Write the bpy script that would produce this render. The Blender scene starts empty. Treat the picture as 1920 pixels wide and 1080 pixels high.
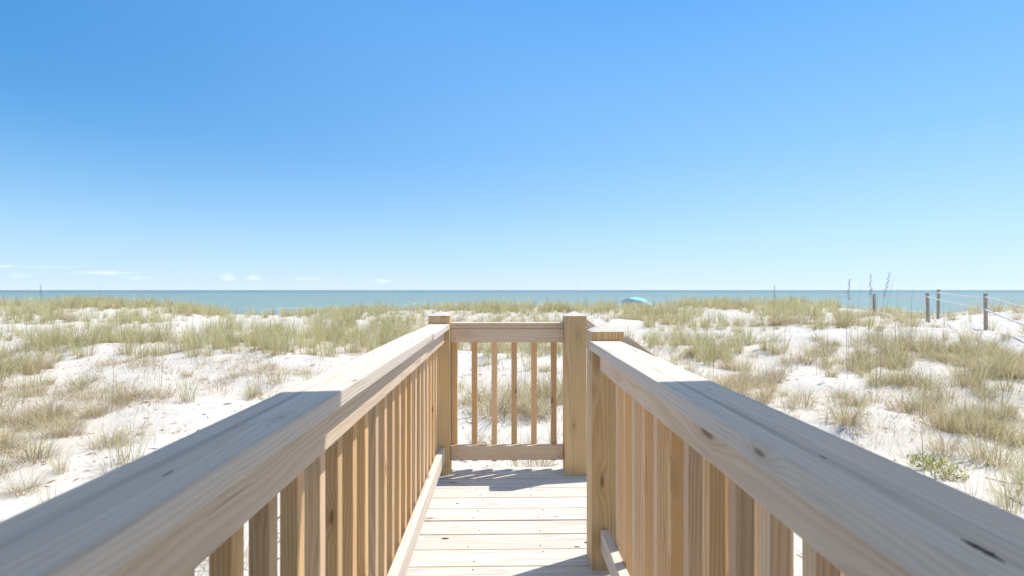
import bpy, bmesh, math, random
import numpy as np
from mathutils import Vector, Matrix, Euler

random.seed(7)
RNG = np.random.default_rng(11)
SC = bpy.context.scene
COL = SC.collection
R = math.radians

# ------------------------------------------------------------------ camera
EYE = 1.20                       # eye height above the deck boards (deck top = 0)
cam_d = bpy.data.cameras.new('camera')
cam = bpy.data.objects.new('camera', cam_d)
COL.objects.link(cam)
cam_d.sensor_width = 36.0
cam_d.lens = 18.0
cam_d.clip_start = 0.02
cam_d.clip_end = 20000.0
cam.location = (0.0, 0.0, EYE)
cam.rotation_euler = (R(90.0 + 0.17), 0.0, R(-1.01))
cam_d.dof.use_dof = True
cam_d.dof.focus_distance = 2.7
cam_d.dof.aperture_fstop = 4.5
SC.camera = cam

# ------------------------------------------------------------------ sky and sun
SUN = Vector((0.47, 0.235, 1.0)).normalized()        # direction towards the sun
SUN_EL = math.asin(SUN.z)
SUN_AZ = math.atan2(SUN.x, SUN.y)                     # from +Y towards +X

world = bpy.data.worlds.new('World')
SC.world = world
world.use_nodes = True
wn = world.node_tree
wn.nodes.clear()


class NT:
    """small helper round a node tree"""
    def __init__(self, tree):
        self.t = tree

    def n(self, kind, **kw):
        nd = self.t.nodes.new(kind)
        for k, v in kw.items():
            setattr(nd, k, v)
        return nd

    def link(self, a, b):
        self.t.links.new(a, b)

    def put(self, sock, v):
        if isinstance(v, bpy.types.NodeSocket):
            self.t.links.new(v, sock)
        elif v is not None:
            sock.default_value = v

    def math(self, op, a, b=None, c=None, clamp=False):
        nd = self.n('ShaderNodeMath', operation=op)
        nd.use_clamp = clamp
        self.put(nd.inputs[0], a)
        self.put(nd.inputs[1], b)
        self.put(nd.inputs[2], c)
        return nd.outputs[0]

    def vmath(self, op, a, b=None, scale=None):
        nd = self.n('ShaderNodeVectorMath', operation=op)
        self.put(nd.inputs[0], a)
        self.put(nd.inputs[1], b)
        if scale is not None:
            self.put(nd.inputs['Scale'], scale)
        return nd.outputs['Value'] if op in ('LENGTH', 'DOT_PRODUCT', 'DISTANCE') else nd.outputs[0]

    def comb(self, x, y, z):
        nd = self.n('ShaderNodeCombineXYZ')
        self.put(nd.inputs[0], x); self.put(nd.inputs[1], y); self.put(nd.inputs[2], z)
        return nd.outputs[0]

    def sep(self, v):
        nd = self.n('ShaderNodeSeparateXYZ')
        self.put(nd.inputs[0], v)
        return nd.outputs

    def noise(self, vec, scale, detail=3.0, rough=0.5, col=False, dist=0.0):
        nd = self.n('ShaderNodeTexNoise')
        self.put(nd.inputs['Vector'], vec)
        nd.inputs['Scale'].default_value = scale
        nd.inputs['Detail'].default_value = detail
        nd.inputs['Roughness'].default_value = rough
        nd.inputs['Distortion'].default_value = dist
        return nd.outputs['Color' if col else 'Fac']

    def ramp(self, fac, stops, interp='LINEAR'):
        nd = self.n('ShaderNodeValToRGB')
        nd.color_ramp.interpolation = interp
        el = nd.color_ramp.elements
        while len(el) < len(stops):
            el.new(0.5)
        for e, (p, c) in zip(el, stops):
            e.position = p
            e.color = (c, c, c, 1) if isinstance(c, (int, float)) else (*c, 1)
        self.put(nd.inputs[0], fac)
        return nd.outputs[0]

    def smooth(self, v, a, b):
        nd = self.n('ShaderNodeMapRange', interpolation_type='SMOOTHSTEP')
        self.put(nd.inputs[0], v)
        nd.inputs[1].default_value = a; nd.inputs[2].default_value = b
        nd.inputs[3].default_value = 0.0; nd.inputs[4].default_value = 1.0
        return nd.outputs[0]

    def mix(self, fac, a, b, mode='MIX'):
        nd = self.n('ShaderNodeMix', data_type='RGBA', blend_type=mode)
        self.put(nd.inputs[0], fac)
        for s, v in ((nd.inputs[6], a), (nd.inputs[7], b)):
            if isinstance(v, tuple):
                v = (*v, 1) if len(v) == 3 else v
            self.put(s, v)
        return nd.outputs[2]


W = NT(wn)
sky = W.n('ShaderNodeTexSky', sky_type='NISHITA')
sky.sun_disc = False
sky.sun_elevation = SUN_EL
sky.sun_rotation = SUN_AZ
sky.altitude = 0.0
sky.air_density = 0.6
sky.dust_density = 0.0
sky.ozone_density = 4.0
# a belt of small fair-weather clouds low over the sea, all the way round
tc = W.n('ShaderNodeTexCoord')
dx, dy, dz = W.sep(tc.outputs['Generated'])
# clear azure air: the same tint at every azimuth, level from 30 degrees up to the zenith
tint = W.ramp(dz, [(0.0, (.385, .39, .47)), (.0135, (.405, .40, .47)), (.096, (.65, .60, .55)), (.245, (.62, .79, .74)), (.485, (.42, .87, .95))])
skyt = W.mix(1.0, sky.outputs[0], tint, 'MULTIPLY')
skyt = W.vmath('SCALE', skyt, scale=1.72)
# even out the glow on the sun side: clear-air gradient by height alone
grad = W.ramp(dz, [(0.0, (.640, .790, .960)), (.0135, (.625, .775, .945)), (.096, (.470, .720, .945)), (.245, (.275, .540, .920)), (.485, (.145, .395, .815))])
grad = W.vmath('SCALE', grad, scale=5.95)
skyt = W.mix(0.66, skyt, grad)
# clear sky is deepest about a right angle away from the sun
sdot = W.vmath('DOT_PRODUCT', tc.outputs['Generated'], tuple(SUN))
away = W.math('MULTIPLY', W.smooth(sdot, 0.62, -0.05), W.smooth(dz, -0.05, 0.46))
skyt = W.mix(away, skyt, W.mix(1.0, skyt, (.16, .56, .74), 'MULTIPLY'))
az = W.math('ARCTAN2', dx, dy)
# small fair-weather clouds low over the sea, each a ragged ellipse in azimuth and height
rag = W.noise(W.comb(W.math('MULTIPLY', az, 1.0), W.math('MULTIPLY', dz, 2.2), 0.0), 34.0, 6.0, 0.65)
CLOUDS = [(-46, 1.85, 12, 0.22, .8), (-37.2, 1.5, 3.6, 0.36, 1.0), (-35.2, 1.05, 2.6, 0.35, .6), (-42.8, 1.15, 1.4, 0.5, .6),
          (-28.0, 1.25, 1.3, 0.62, .9), (-25.6, 1.2, 1.8, 0.5, .9), (-20.7, 1.12, 2.2, 0.36, .8), (-13.2, 0.92, 2.2, 0.48, .7),
          (-62, 2.0, 5, 0.8, .9), (-80, 2.4, 9, 0.5, .8), (75, 1.8, 5, 0.7, .8), (98, 2.2, 8, 0.5, .8), (128, 2.0, 5, 0.8, .8),
          (165, 2.4, 9, 0.6, .8), (-115, 1.8, 4, 0.9, .8), (-145, 2.3, 8, 0.5, .8)]
cl = None
for a0, e0, wa, we, amp in CLOUDS:
    da = W.math('MULTIPLY', W.math('SUBTRACT', az, R(a0)), 1.0 / R(wa))
    de = W.math('MULTIPLY', W.math('SUBTRACT', dz, R(e0)), 1.0 / R(we))
    d2 = W.math('ADD', W.math('MULTIPLY', da, da), W.math('MULTIPLY', de, de))
    v = W.math('SUBTRACT', W.math('SUBTRACT', 1.25, d2), W.math('MULTIPLY', rag, 1.5))
    v = W.math('MULTIPLY', W.smooth(v, 0.0, 0.75), amp)
    cl = v if cl is None else W.math('MAXIMUM', cl, v)
cl = W.math('MULTIPLY', cl, 0.30)
skyc = W.mix(cl, skyt, (7.6, 7.4, 7.6))
bg = W.n('ShaderNodeBackground')
bg.inputs['Strength'].default_value = 0.087
W.link(skyc, bg.inputs['Color'])
wo = W.n('ShaderNodeOutputWorld')
W.link(bg.outputs[0], wo.inputs[0])

sun_d = bpy.data.lights.new('sun', 'SUN')
sun_d.energy = 2.2
sun_d.angle = R(0.53)
sun_d.color = (1.0, 0.94, 0.855)
sun = bpy.data.objects.new('sun', sun_d)
COL.objects.link(sun)
sun.rotation_euler = SUN.to_track_quat('Z', 'Y').to_euler()
sun.location = (20, 10, 40)

vs = SC.view_settings
vs.view_transform = 'Standard'
vs.look = 'None'
vs.gamma = 1.0
vs.exposure = 1.12
vs.use_curve_mapping = False
SC.cycles.use_denoising = True
SC.cycles.use_adaptive_sampling = True
SC.cycles.adaptive_threshold = 0.02
SC.cycles.max_bounces = 6
SC.cycles.diffuse_bounces = 3
SC.cycles.transparent_max_bounces = 8

# ------------------------------------------------------------------ object helpers
def tag(o, label=None, cat=None, group=None, kind=None):
    if label: o['label'] = label
    if cat: o['category'] = cat
    if group: o['group'] = group
    if kind: o['kind'] = kind
    return o


def empty(name, loc, label=None, cat=None, group=None, rz=0.0):
    o = bpy.data.objects.new(name, None)
    o.empty_display_size = 0.1
    o.location = loc
    o.rotation_euler = (0, 0, rz)
    COL.objects.link(o)
    return tag(o, label, cat, group)


def obj(name, mesh, parent=None, loc=(0, 0, 0), rot=(0, 0, 0)):
    """loc is in world axes; a parented object is stored relative to its parent's place"""
    o = bpy.data.objects.new(name, mesh)
    COL.objects.link(o)
    o.rotation_euler = rot
    if parent is not None:
        o.parent = parent
        p = parent
        off = Vector((0, 0, 0))
        while p is not None:
            if p.rotation_euler.to_quaternion().angle > 1e-6:
                m = p.matrix_basis.copy()
                q = p.parent
                while q is not None:
                    m = q.matrix_basis @ m
                    q = q.parent
                w = Matrix.Translation(loc) @ Euler(rot).to_matrix().to_4x4()
                o.matrix_basis = m.inverted() @ w
                return o
            off += p.location
            p = p.parent
        o.location = Vector(loc) - off
    else:
        o.location = loc
    return o


def mesh_from(name, verts, faces, mat, smooth=False):
    me = bpy.data.meshes.new(name)
    me.from_pydata([tuple(v) for v in verts], [], faces)
    if mat: me.materials.append(mat)
    if smooth:
        me.polygons.foreach_set('use_smooth', [True] * len(me.polygons))
    me.update()
    return me


_box = {}
def box_mesh(lx, ly, lz, mat, bev=0.003, seg=1):
    """centred timber, grain along local X"""
    key = (round(lx, 4), round(ly, 4), round(lz, 4), mat.name, bev, seg)
    if key in _box:
        return _box[key]
    bm = bmesh.new()
    bmesh.ops.create_cube(bm, size=1.0)
    bmesh.ops.scale(bm, vec=(lx, ly, lz), verts=bm.verts)
    if bev:
        bmesh.ops.bevel(bm, geom=list(bm.edges), offset=bev, segments=seg, affect='EDGES', profile=0.6)
    me = bpy.data.meshes.new('timber')
    bm.to_mesh(me); bm.free()
    me.materials.append(mat)
    _box[key] = me
    return me


ROT_X = (0, 0, 0)                      # grain along world X
ROT_Y = (0, 0, R(90))                  # grain along world Y
ROT_Z = (0, R(-90), 0)                 # grain along world Z (local z -> -x.. symmetric)


def timber(name, parent, x0, x1, y0, y1, z0, z1, mat, axis, bev=0.003, seg=1, jit=0.0):
    """an axis-aligned board between world limits; axis is the grain direction"""
    dx, dy, dz = x1 - x0, y1 - y0, z1 - z0
    c = ((x0 + x1) / 2, (y0 + y1) / 2, (z0 + z1) / 2)
    if axis == 'x': dims, rot = (dx, dy, dz), ROT_X
    elif axis == 'y': dims, rot = (dy, dx, dz), ROT_Y
    else: dims, rot = (dz, dy, dx), ROT_Z
    if jit:
        rot = tuple(a + random.uniform(-jit, jit) for a in rot)
    return obj(name, box_mesh(*dims, mat, bev, seg), parent, c, rot)


# ------------------------------------------------------------------ materials
def new_mat(name):
    m = bpy.data.materials.new(name)
    m.use_nodes = True
    m.node_tree.nodes.clear()
    t = NT(m.node_tree)
    out = t.n('ShaderNodeOutputMaterial')
    bs = t.n('ShaderNodeBsdfPrincipled')
    t.link(bs.outputs[0], out.inputs[0])
    return m, t, bs, out


def wood(name, light, dark, knot, ring=0.0075, contrast=0.5, streak=0.12, streakcol=(0.33, 0.295, 0.265), grey=0.15, greycol=(0.42, 0.40, 0.38),
         rough=0.78, tone=0.12, bump=0.35, knots=0.17, spec=0.22):
    m, t, bs, out = new_mat(name)
    tcn = t.n('ShaderNodeTexCoord')
    oi = t.n('ShaderNodeObjectInfo')
    wnz = t.n('ShaderNodeTexWhiteNoise', noise_dimensions='1D')
    t.link(oi.outputs['Random'], wnz.inputs['W'])
    rv = wnz.outputs['Color']
    r1, r2, r3 = t.sep(rv)
    p = tcn.outputs['Object']
    px, py, pz = t.sep(p)
    ox = t.math('ADD', px, t.math('MULTIPLY', r1, 40.0))
    pp = t.comb(ox, t.math('ADD', py, t.math('MULTIPLY', r2, 9.0)), t.math('ADD', pz, t.math('MULTIPLY', r3, 9.0)))
    # knots
    kv = t.comb(t.math('MULTIPLY', ox, 3.0), t.math('MULTIPLY', t.math('ADD', py, r2), 9.5),
                t.math('MULTIPLY', t.math('ADD', pz, r3), 9.5))
    vor = t.n('ShaderNodeTexVoronoi')
    t.link(kv, vor.inputs['Vector'])
    vor.inputs['Scale'].default_value = 1.0
    kd = t.math('ADD', vor.outputs['Distance'], t.math('MULTIPLY', t.math('SUBTRACT', t.noise(pp, 30.0, 2.0), 0.5), 0.05))
    kcore = t.math('SUBTRACT', 1.0, t.smooth(kd, knots * 0.45, knots * 0.8))
    kflow = t.math('SUBTRACT', 1.0, t.smooth(kd, 0.0, knots * 2.6))
    # growth rings round a pith that lies off the board
    slow = t.comb(t.math('MULTIPLY', ox, 0.9), t.math('MULTIPLY', py, 4.0), t.math('MULTIPLY', pz, 4.0))
    wob = t.noise(slow, 1.6, 2.0, 0.5, col=True)
    wx, wy, wz = t.sep(wob)
    cy = t.math('ADD', py, t.math('MULTIPLY', t.math('SUBTRACT', r2, 0.5), 0.16))
    cz = t.math('ADD', pz, t.math('ADD', t.math('MULTIPLY', r3, 0.07), 0.025))
    cy = t.math('ADD', cy, t.math('MULTIPLY', t.math('SUBTRACT', wx, 0.5), 0.055))
    cz = t.math('ADD', cz, t.math('MULTIPLY', t.math('SUBTRACT', wy, 0.5), 0.055))
    rr = t.math('SQRT', t.math('ADD', t.math('MULTIPLY', cy, cy), t.math('MULTIPLY', cz, cz)))
    rr = t.math('ADD', rr, t.math('MULTIPLY', kflow, 0.016))
    ph = t.math('MULTIPLY', rr, 1.0 / ring)
    fr = t.math('FRACT', ph)
    late = t.math('MULTIPLY', t.smooth(fr, 0.15, 0.82), t.math('SUBTRACT', 1.0, t.smooth(fr, 0.86, 1.0)))
    # fibres
    fv = t.comb(t.math('MULTIPLY', ox, 5.0), t.math('MULTIPLY', py, 260.0), t.math('MULTIPLY', pz, 260.0))
    fib = t.noise(fv, 1.0, 3.0, 0.6)
    blot = t.noise(t.comb(t.math('MULTIPLY', ox, 1.3), t.math('MULTIPLY', py, 9.0), t.math('MULTIPLY', pz, 9.0)), 1.0, 4.0, 0.6)
    fac = t.math('MULTIPLY', late, contrast)
    fac = t.math('ADD', fac, t.math('MULTIPLY', t.math('SUBTRACT', fib, 0.5), 0.55))
    fac = t.math('ADD', fac, t.math('MULTIPLY', t.math('SUBTRACT', blot, 0.5), 0.55), clamp=True)
    c = t.mix(fac, light, dark)
    # silvering
    g = t.math('MULTIPLY', t.smooth(t.noise(t.comb(t.math('MULTIPLY', ox, 1.9), t.math('MULTIPLY', py, 24.0), t.math('MULTIPLY', pz, 24.0)), 1.0, 5.0, 0.65), 0.35, 0.75), grey)
    c = t.mix(g, c, greycol)
    st = t.noise(t.comb(t.math('MULTIPLY', ox, 0.8), t.math('MULTIPLY', py, 42.0), t.math('MULTIPLY', pz, 42.0)), 1.0, 4.0, 0.62)
    c = t.mix(t.math('MULTIPLY', t.smooth(st, 0.50, 0.70), streak), c, streakcol)
    c = t.mix(t.math('MULTIPLY', kflow, 0.35), c, t.mix(0.5, dark, knot))
    c = t.mix(t.math('MULTIPLY', kcore, 0.68), c, knot)
    # checks: fine dark drying cracks
    chk = t.noise(t.comb(t.math('MULTIPLY', ox, 2.6), t.math('MULTIPLY', py, 170.0), t.math('MULTIPLY', pz, 170.0)), 1.0, 1.0, 0.4)
    chk = t.smooth(chk, 0.735, 0.78)
    c = t.mix(t.math('MULTIPLY', chk, 0.45), c, knot)
    hsn = t.n('ShaderNodeHueSaturation')
    hsn.inputs['Hue'].default_value = 0.5
    t.put(hsn.inputs['Saturation'], t.math('ADD', 1.0 - tone, t.math('MULTIPLY', r3, 2 * tone)))
    t.put(hsn.inputs['Value'], t.math('ADD', 1.0 - tone, t.math('MULTIPLY', r2, 2 * tone)))
    t.put(hsn.inputs['Color'], c)
    t.put(bs.inputs['Base Color'], hsn.outputs[0])
    bs.inputs['Roughness'].default_value = rough
    bs.inputs['Specular IOR Level'].default_value = spec
    bmp = t.n('ShaderNodeBump')
    bmp.inputs['Strength'].default_value = bump
    bmp.inputs['Distance'].default_value = 0.002
    hgt = t.math('ADD', t.math('MULTIPLY', late, 0.5), t.math('MULTIPLY', fib, 0.8))
    hgt = t.math('SUBTRACT', hgt, t.math('MULTIPLY', chk, 1.2))
    t.put(bmp.inputs['Height'], hgt)
    t.link(bmp.outputs[0], bs.inputs['Normal'])
    return m


M_cap = wood('bleached_cap_pine', (0.80, 0.705, 0.605), (0.63, 0.51, 0.39), (0.20, 0.13, 0.085), ring=0.0065, streak=0.5,
             contrast=0.55, grey=0.55, greycol=(0.69, 0.63, 0.56), tone=0.04, bump=0.5, knots=0.09)
M_rail = wood('pine_rail', (0.83, 0.66, 0.485), (0.64, 0.455, 0.295), (0.17, 0.10, 0.055), ring=0.009,
              contrast=0.5, grey=0.25, greycol=(0.73, 0.63, 0.50), tone=0.06)
M_bal = wood('pine_baluster', (0.84, 0.60, 0.365), (0.62, 0.385, 0.20), (0.15, 0.08, 0.04), ring=0.008,
             contrast=0.6, grey=0.04, tone=0.15, knots=0.10)
M_post = wood('treated_post_pine', (0.74, 0.54, 0.30), (0.55, 0.36, 0.165), (0.11, 0.075, 0.045), ring=0.011,
              contrast=0.6, grey=0.2, greycol=(0.58, 0.47, 0.32), tone=0.06, knots=0.13)
M_deck = wood('bleached_deck_pine', (0.76, 0.69, 0.61), (0.57, 0.46, 0.35), (0.12, 0.08, 0.055), ring=0.010, streak=0.3,
              contrast=0.6, grey=0.5, greycol=(0.72, 0.67, 0.61), tone=0.06, knots=0.12)


def plain(name, col, rough=0.6, metal=0.0, spec=0.3, var=0.15, scale=20.0):
    m, t, bs, out = new_mat(name)
    tcn = t.n('ShaderNodeTexCoord')
    f = t.noise(tcn.outputs['Object'], scale, 4.0, 0.6)
    a = tuple(c * (1 - var) for c in col); b = tuple(min(1, c * (1 + var)) for c in col)
    t.put(bs.inputs['Base Color'], t.mix(f, a, b))
    bs.inputs['Roughness'].default_value = rough
    bs.inputs['Metallic'].default_value = metal
    bs.inputs['Specular IOR Level'].default_value = spec
    return m


M_end = plain('bleached_end_grain', (0.70, 0.64, 0.56), 0.85, var=0.1, scale=60)
M_screw = plain('dark_screw_metal', (0.16, 0.14, 0.12), 0.6, 0.3)
M_fence = wood('grey_fence_timber', (0.50, 0.39, 0.28), (0.37, 0.27, 0.18), (0.10, 0.07, 0.05), grey=0.5,
               greycol=(0.48, 0.40, 0.32), tone=0.08)
M_rope = plain('white_rope_fibre', (0.82, 0.79, 0.73), 0.9, var=0.2, scale=80)
M_siding = plain('white_painted_siding', (0.83, 0.81, 0.76), 0.6, var=0.04, scale=3)
M_roof = plain('grey_roof_shingle', (0.20, 0.19, 0.18), 0.9, var=0.25, scale=30)

# ---- sand
M_sand, t, bs, out = new_mat('white_quartz_sand')
tcn = t.n('ShaderNodeTexCoord')
P = tcn.outputs['Object']
n1 = t.noise(P, 0.55, 5.0, 0.6)
n2 = t.noise(P, 7.0, 5.0, 0.65)
n3 = t.noise(P, 160.0, 2.0, 0.6)
c = t.mix(t.smooth(n1, 0.3, 0.7), (0.70, 0.615, 0.505), (0.77, 0.69, 0.585))
c = t.mix(t.math('MULTIPLY', t.smooth(n2, 0.48, 0.72), 0.35), c, (0.60, 0.53, 0.44))
c = t.mix(t.math('MULTIPLY', t.smooth(n3, 0.62, 0.78), 0.25), c, (0.36, 0.30, 0.24))
t.put(bs.inputs['Base Color'], c)
bs.inputs['Roughness'].default_value = 0.95
bs.inputs['Specular IOR Level'].default_value = 0.1
vo = t.n('ShaderNodeTexVoronoi', feature='SMOOTH_F1')
t.link(P, vo.inputs['Vector']); vo.inputs['Scale'].default_value = 4.5
hgt = t.math('ADD', t.math('MULTIPLY', n2, 1.0), t.math('MULTIPLY', vo.outputs['Distance'], 0.7))
hgt = t.math('ADD', hgt, t.math('MULTIPLY', t.noise(P, 34.0, 3.0, 0.6), 0.35))
bmp = t.n('ShaderNodeBump'); bmp.inputs['Strength'].default_value = 0.4; bmp.inputs['Distance'].default_value = 0.04
t.put(bmp.inputs['Height'], hgt)
t.link(bmp.outputs[0], bs.inputs['Normal'])

# ---- sea water
M_sea, t, bs, out = new_mat('shallow_green_sea')
geo = t.n('ShaderNodeNewGeometry')
P = geo.outputs['Position']
x_, y_, z_ = t.sep(P)
streak = t.noise(t.comb(t.math('MULTIPLY', x_, 0.0035), t.math('MULTIPLY', y_, 0.010), 0.0), 1.0, 4.0, 0.55)
deep = t.smooth(y_, 120.0, 1500.0)
c = t.mix(deep, (0.26, 0.335, 0.275), (0.145, 0.225, 0.225))
c = t.mix(t.math('MULTIPLY', t.smooth(streak, 0.4, 0.68), 0.45), c, (0.32, 0.38, 0.325))
cap = t.noise(t.comb(t.math('MULTIPLY', x_, 0.16), t.math('MULTIPLY', y_, 0.05), 2.0), 1.0, 3.0, 0.6)
capb = t.noise(t.comb(t.math('MULTIPLY', x_, 0.02), t.math('MULTIPLY', y_, 0.012), 7.0), 1.0, 2.0, 0.5)
foam = t.math('MULTIPLY', t.smooth(cap, 0.66, 0.72), t.smooth(capb, 0.42, 0.58))
surf = t.noise(t.comb(t.math('MULTIPLY', x_, 0.03), t.math('MULTIPLY', y_, 0.13), 5.0), 1.0, 3.0, 0.6)
foam = t.math('MAXIMUM', foam, t.math('MULTIPLY', t.smooth(surf, 0.60, 0.68), t.math('SUBTRACT', 1.0, t.smooth(y_, 105.0, 190.0))))
c = t.mix(t.math('MULTIPLY', foam, 0.8), c, (0.8, 0.82, 0.8))
t.put(bs.inputs['Base Color'], c)
bs.inputs['Roughness'].default_value = 0.42
bs.inputs['Specular IOR Level'].default_value = 0.20
wv = t.noise(t.comb(t.math('MULTIPLY', x_, 0.35), t.math('MULTIPLY', y_, 0.8), 0.0), 1.0, 5.0, 0.6)
bmp = t.n('ShaderNodeBump'); bmp.inputs['Strength'].default_value = 0.6; bmp.inputs['Distance'].default_value = 0.5
t.put(bmp.inputs['Height'], wv)
t.link(bmp.outputs[0], bs.inputs['Normal'])

# ---- grass: colour per blade from the mesh, thin and translucent
M_grass, t, bs, out = new_mat('dune_grass_blade')
at = t.n('ShaderNodeAttribute', attribute_name='Col')
t.put(bs.inputs['Base Color'], at.outputs['Color'])
bs.inputs['Roughness'].default_value = 0.6
bs.inputs['Specular IOR Level'].default_value = 0.25
tr = t.n('ShaderNodeBsdfTranslucent')
t.put(tr.inputs['Color'], at.outputs['Color'])
mx = t.n('ShaderNodeMixShader'); mx.inputs[0].default_value = 0.45
t.link(bs.outputs[0], mx.inputs[1]); t.link(tr.outputs[0], mx.inputs[2])
t.link(mx.outputs[0], out.inputs[0])

# ------------------------------------------------------------------ terrain
def _hash(ix, iy, s):
    v = np.sin(ix * 127.1 + iy * 311.7 + s * 74.7) * 43758.5453
    return v - np.floor(v)


def vnoise(x, y, s=0):
    ix, iy = np.floor(x), np.floor(y)
    fx, fy = x - ix, y - iy
    ux, uy = fx * fx * (3 - 2 * fx), fy * fy * (3 - 2 * fy)
    a, b = _hash(ix, iy, s), _hash(ix + 1, iy, s)
    c, d = _hash(ix, iy + 1, s), _hash(ix + 1, iy + 1, s)
    return (a + (b - a) * ux) * (1 - uy) + (c + (d - c) * ux) * uy


def fbm(x, y, s=0, o=4, g=0.5):
    v, a, f, n = 0.0, 1.0, 1.0, 0.0
    for i in range(o):
        v = v + a * vnoise(x * f + 13.7 * i, y * f - 7.3 * i, s + i)
        n += a; a *= g; f *= 2.03
    return v / n - 0.5


def sstep(a, b, v):
    t_ = np.clip((v - a) / (b - a), 0, 1)
    return t_ * t_ * (3 - 2 * t_)


YC = 26.0                         # distance of the dune crest
_cpx = np.array([-700, -200, 0, 200, 320, 420, 540, 620, 780, 900, 1050, 1180, 1300, 1400, 1500, 1600, 1690, 1740, 1790, 1850, 1920, 2100, 2700], float)
_cpy = np.array([576, 571, 573, 571, 575, 588, 590, 586, 582, 578, 578, 579, 573, 573, 573, 579, 587, 593, 588, 581, 578, 572, 576], float)
_cx = (_cpx - 943) * YC / 960.0
_cz = EYE - (_cpy - 543) * YC / 960.0
_ry = np.array([-3000, -30, 0, 4, 6, 9, 13, 18, 22, 26, 29, 33, 38, 50, 75, 90, 140, 400, 4000], float)
_rz = np.array([-1.0, -0.95, -0.9, -0.84, -0.78, -0.66, -0.42, -0.14, 0.02, 0.15, -0.30, -1.25, -1.9, -2.6, -3.5, -4.4, -6.5, -9, -9], float)


def height(x, y):
    x = np.asarray(x, float); y = np.asarray(y, float)
    z = np.interp(y, _ry, _rz)
    # crest line
    xc = x * YC / np.maximum(y, 8.0)
    crest = np.interp(xc, _cx, _cz)
    wgt = sstep(13, 25.5, y) * (1 - sstep(27, 34, y))
    z = z + wgt * (crest - 0.15)
    # the right side stands higher (rope fence mound)
    z = z + 0.40 * sstep(5.5, 13, x) * sstep(6, 12, y) * (1 - sstep(17, 23, y))
    z = z + 0.16 * sstep(3.0, 7.0, -x) * sstep(5, 10, y) * (1 - sstep(15, 22, y))
    # hummocks
    near = np.maximum(np.hypot(np.maximum(np.abs(x) - 1.0, 0), np.maximum(np.maximum(y - 4.0, -y - 3.0), 0)), 0)
    m = sstep(0.2, 3.0, near) * (1 - sstep(30, 60, y)) * (1 - 0.75 * sstep(20, 24, y))
    z = z + m * (0.62 * fbm(x / 4.2 + 3.1, y / 2.6 + 1.7, 1, 3) + 0.20 * fbm(x / 1.1, y / 0.8, 9, 3))
    z = z + (0.3 + 0.7 * m) * 0.05 * fbm(x / 0.35, y / 0.35, 21, 2)
    return z


def axis(segs):
    out = [segs[0][0]]
    for a, b, s in segs:
        n = max(1, int(round((b - a) / s)))
        out += list(np.linspace(a, b, n + 1)[1:])
    return np.array(out)


xs = axis([(-3000, -400, 400), (-400, -60, 20), (-60, -28, 1.2), (-28, -12, 0.28), (-12, 12, 0.11), (12, 28, 0.28), (28, 60, 1.2), (60, 400, 20), (400, 3000, 400)])
ys = axis([(-3000, -200, 400), (-200, -20, 15), (-20, 2, 1.0), (2, 14, 0.11), (14, 30, 0.2), (30, 60, 1.2), (60, 140, 5), (140, 900, 100)])
XX, YY = np.meshgrid(xs, ys)
ZZ = height(XX, YY)
nx, ny = len(xs), len(ys)
co = np.stack([XX, YY, ZZ], -1).reshape(-1, 3)
i = np.arange(nx - 1)[None, :] + np.arange(ny - 1)[:, None] * nx
quads = np.stack([i, i + 1, i + 1 + nx, i + nx], -1).reshape(-1, 4)


def np_mesh(name, co, faces, mat, smooth=False, cols=None):
    me = bpy.data.meshes.new(name)
    k = faces.shape[1]
    me.vertices.add(len(co)); me.vertices.foreach_set('co', co.astype(np.float32).ravel())
    me.loops.add(faces.size); me.loops.foreach_set('vertex_index', faces.astype(np.int32).ravel())
    me.polygons.add(len(faces))
    me.polygons.foreach_set('loop_start', np.arange(0, faces.size, k, dtype=np.int32))
    try:
        me.polygons.foreach_set('loop_total', np.full(len(faces), k, np.int32))
    except Exception:
        pass
    if smooth:
        me.polygons.foreach_set('use_smooth', np.ones(len(faces), bool))
    if cols is not None:
        a = me.color_attributes.new('Col', 'FLOAT_COLOR', 'POINT')
        c4 = np.ones((len(co), 4), np.float32); c4[:, :3] = cols
        a.data.foreach_set('color', c4.ravel())
    me.materials.append(mat)
    me.update(calc_edges=True)
    me.validate()
    return me


tag(obj('sand', np_mesh('sand', co, quads, M_sand, True)), kind='structure')

SEA_Z = -3.9
sx = axis([(-9000, -1000, 1000), (-1000, 1000, 200), (1000, 9000, 1000)])
sy = axis([(72, 200, 32), (200, 1000, 100), (1000, 4000, 500)])
X2, Y2 = np.meshgrid(sx, sy)
i = np.arange(len(sx) - 1)[None, :] + np.arange(len(sy) - 1)[:, None] * len(sx)
tag(obj('sea', np_mesh('sea', np.stack([X2, Y2, np.full_like(X2, SEA_Z)], -1).reshape(-1, 3),
        np.stack([i, i + 1, i + 1 + len(sx), i + len(sx)], -1).reshape(-1, 4), M_sea)), kind='structure')


def gz(x, y):
    return float(height(np.array([x]), np.array([y]))[0])


def ground_at(px, py):
    """ground point seen at a place of the photograph (1920 x 1080), found by marching along the ray"""
    yy = np.linspace(3.0, 30.0, 5401)
    xx = (px - 943) / 960.0 * yy
    ray = EYE - (py - 543) / 960.0 * yy
    hit = np.nonzero(ray <= height(xx, yy))[0]
    k = hit[0] if len(hit) else 4600
    return float(xx[k]), float(yy[k])


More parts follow.
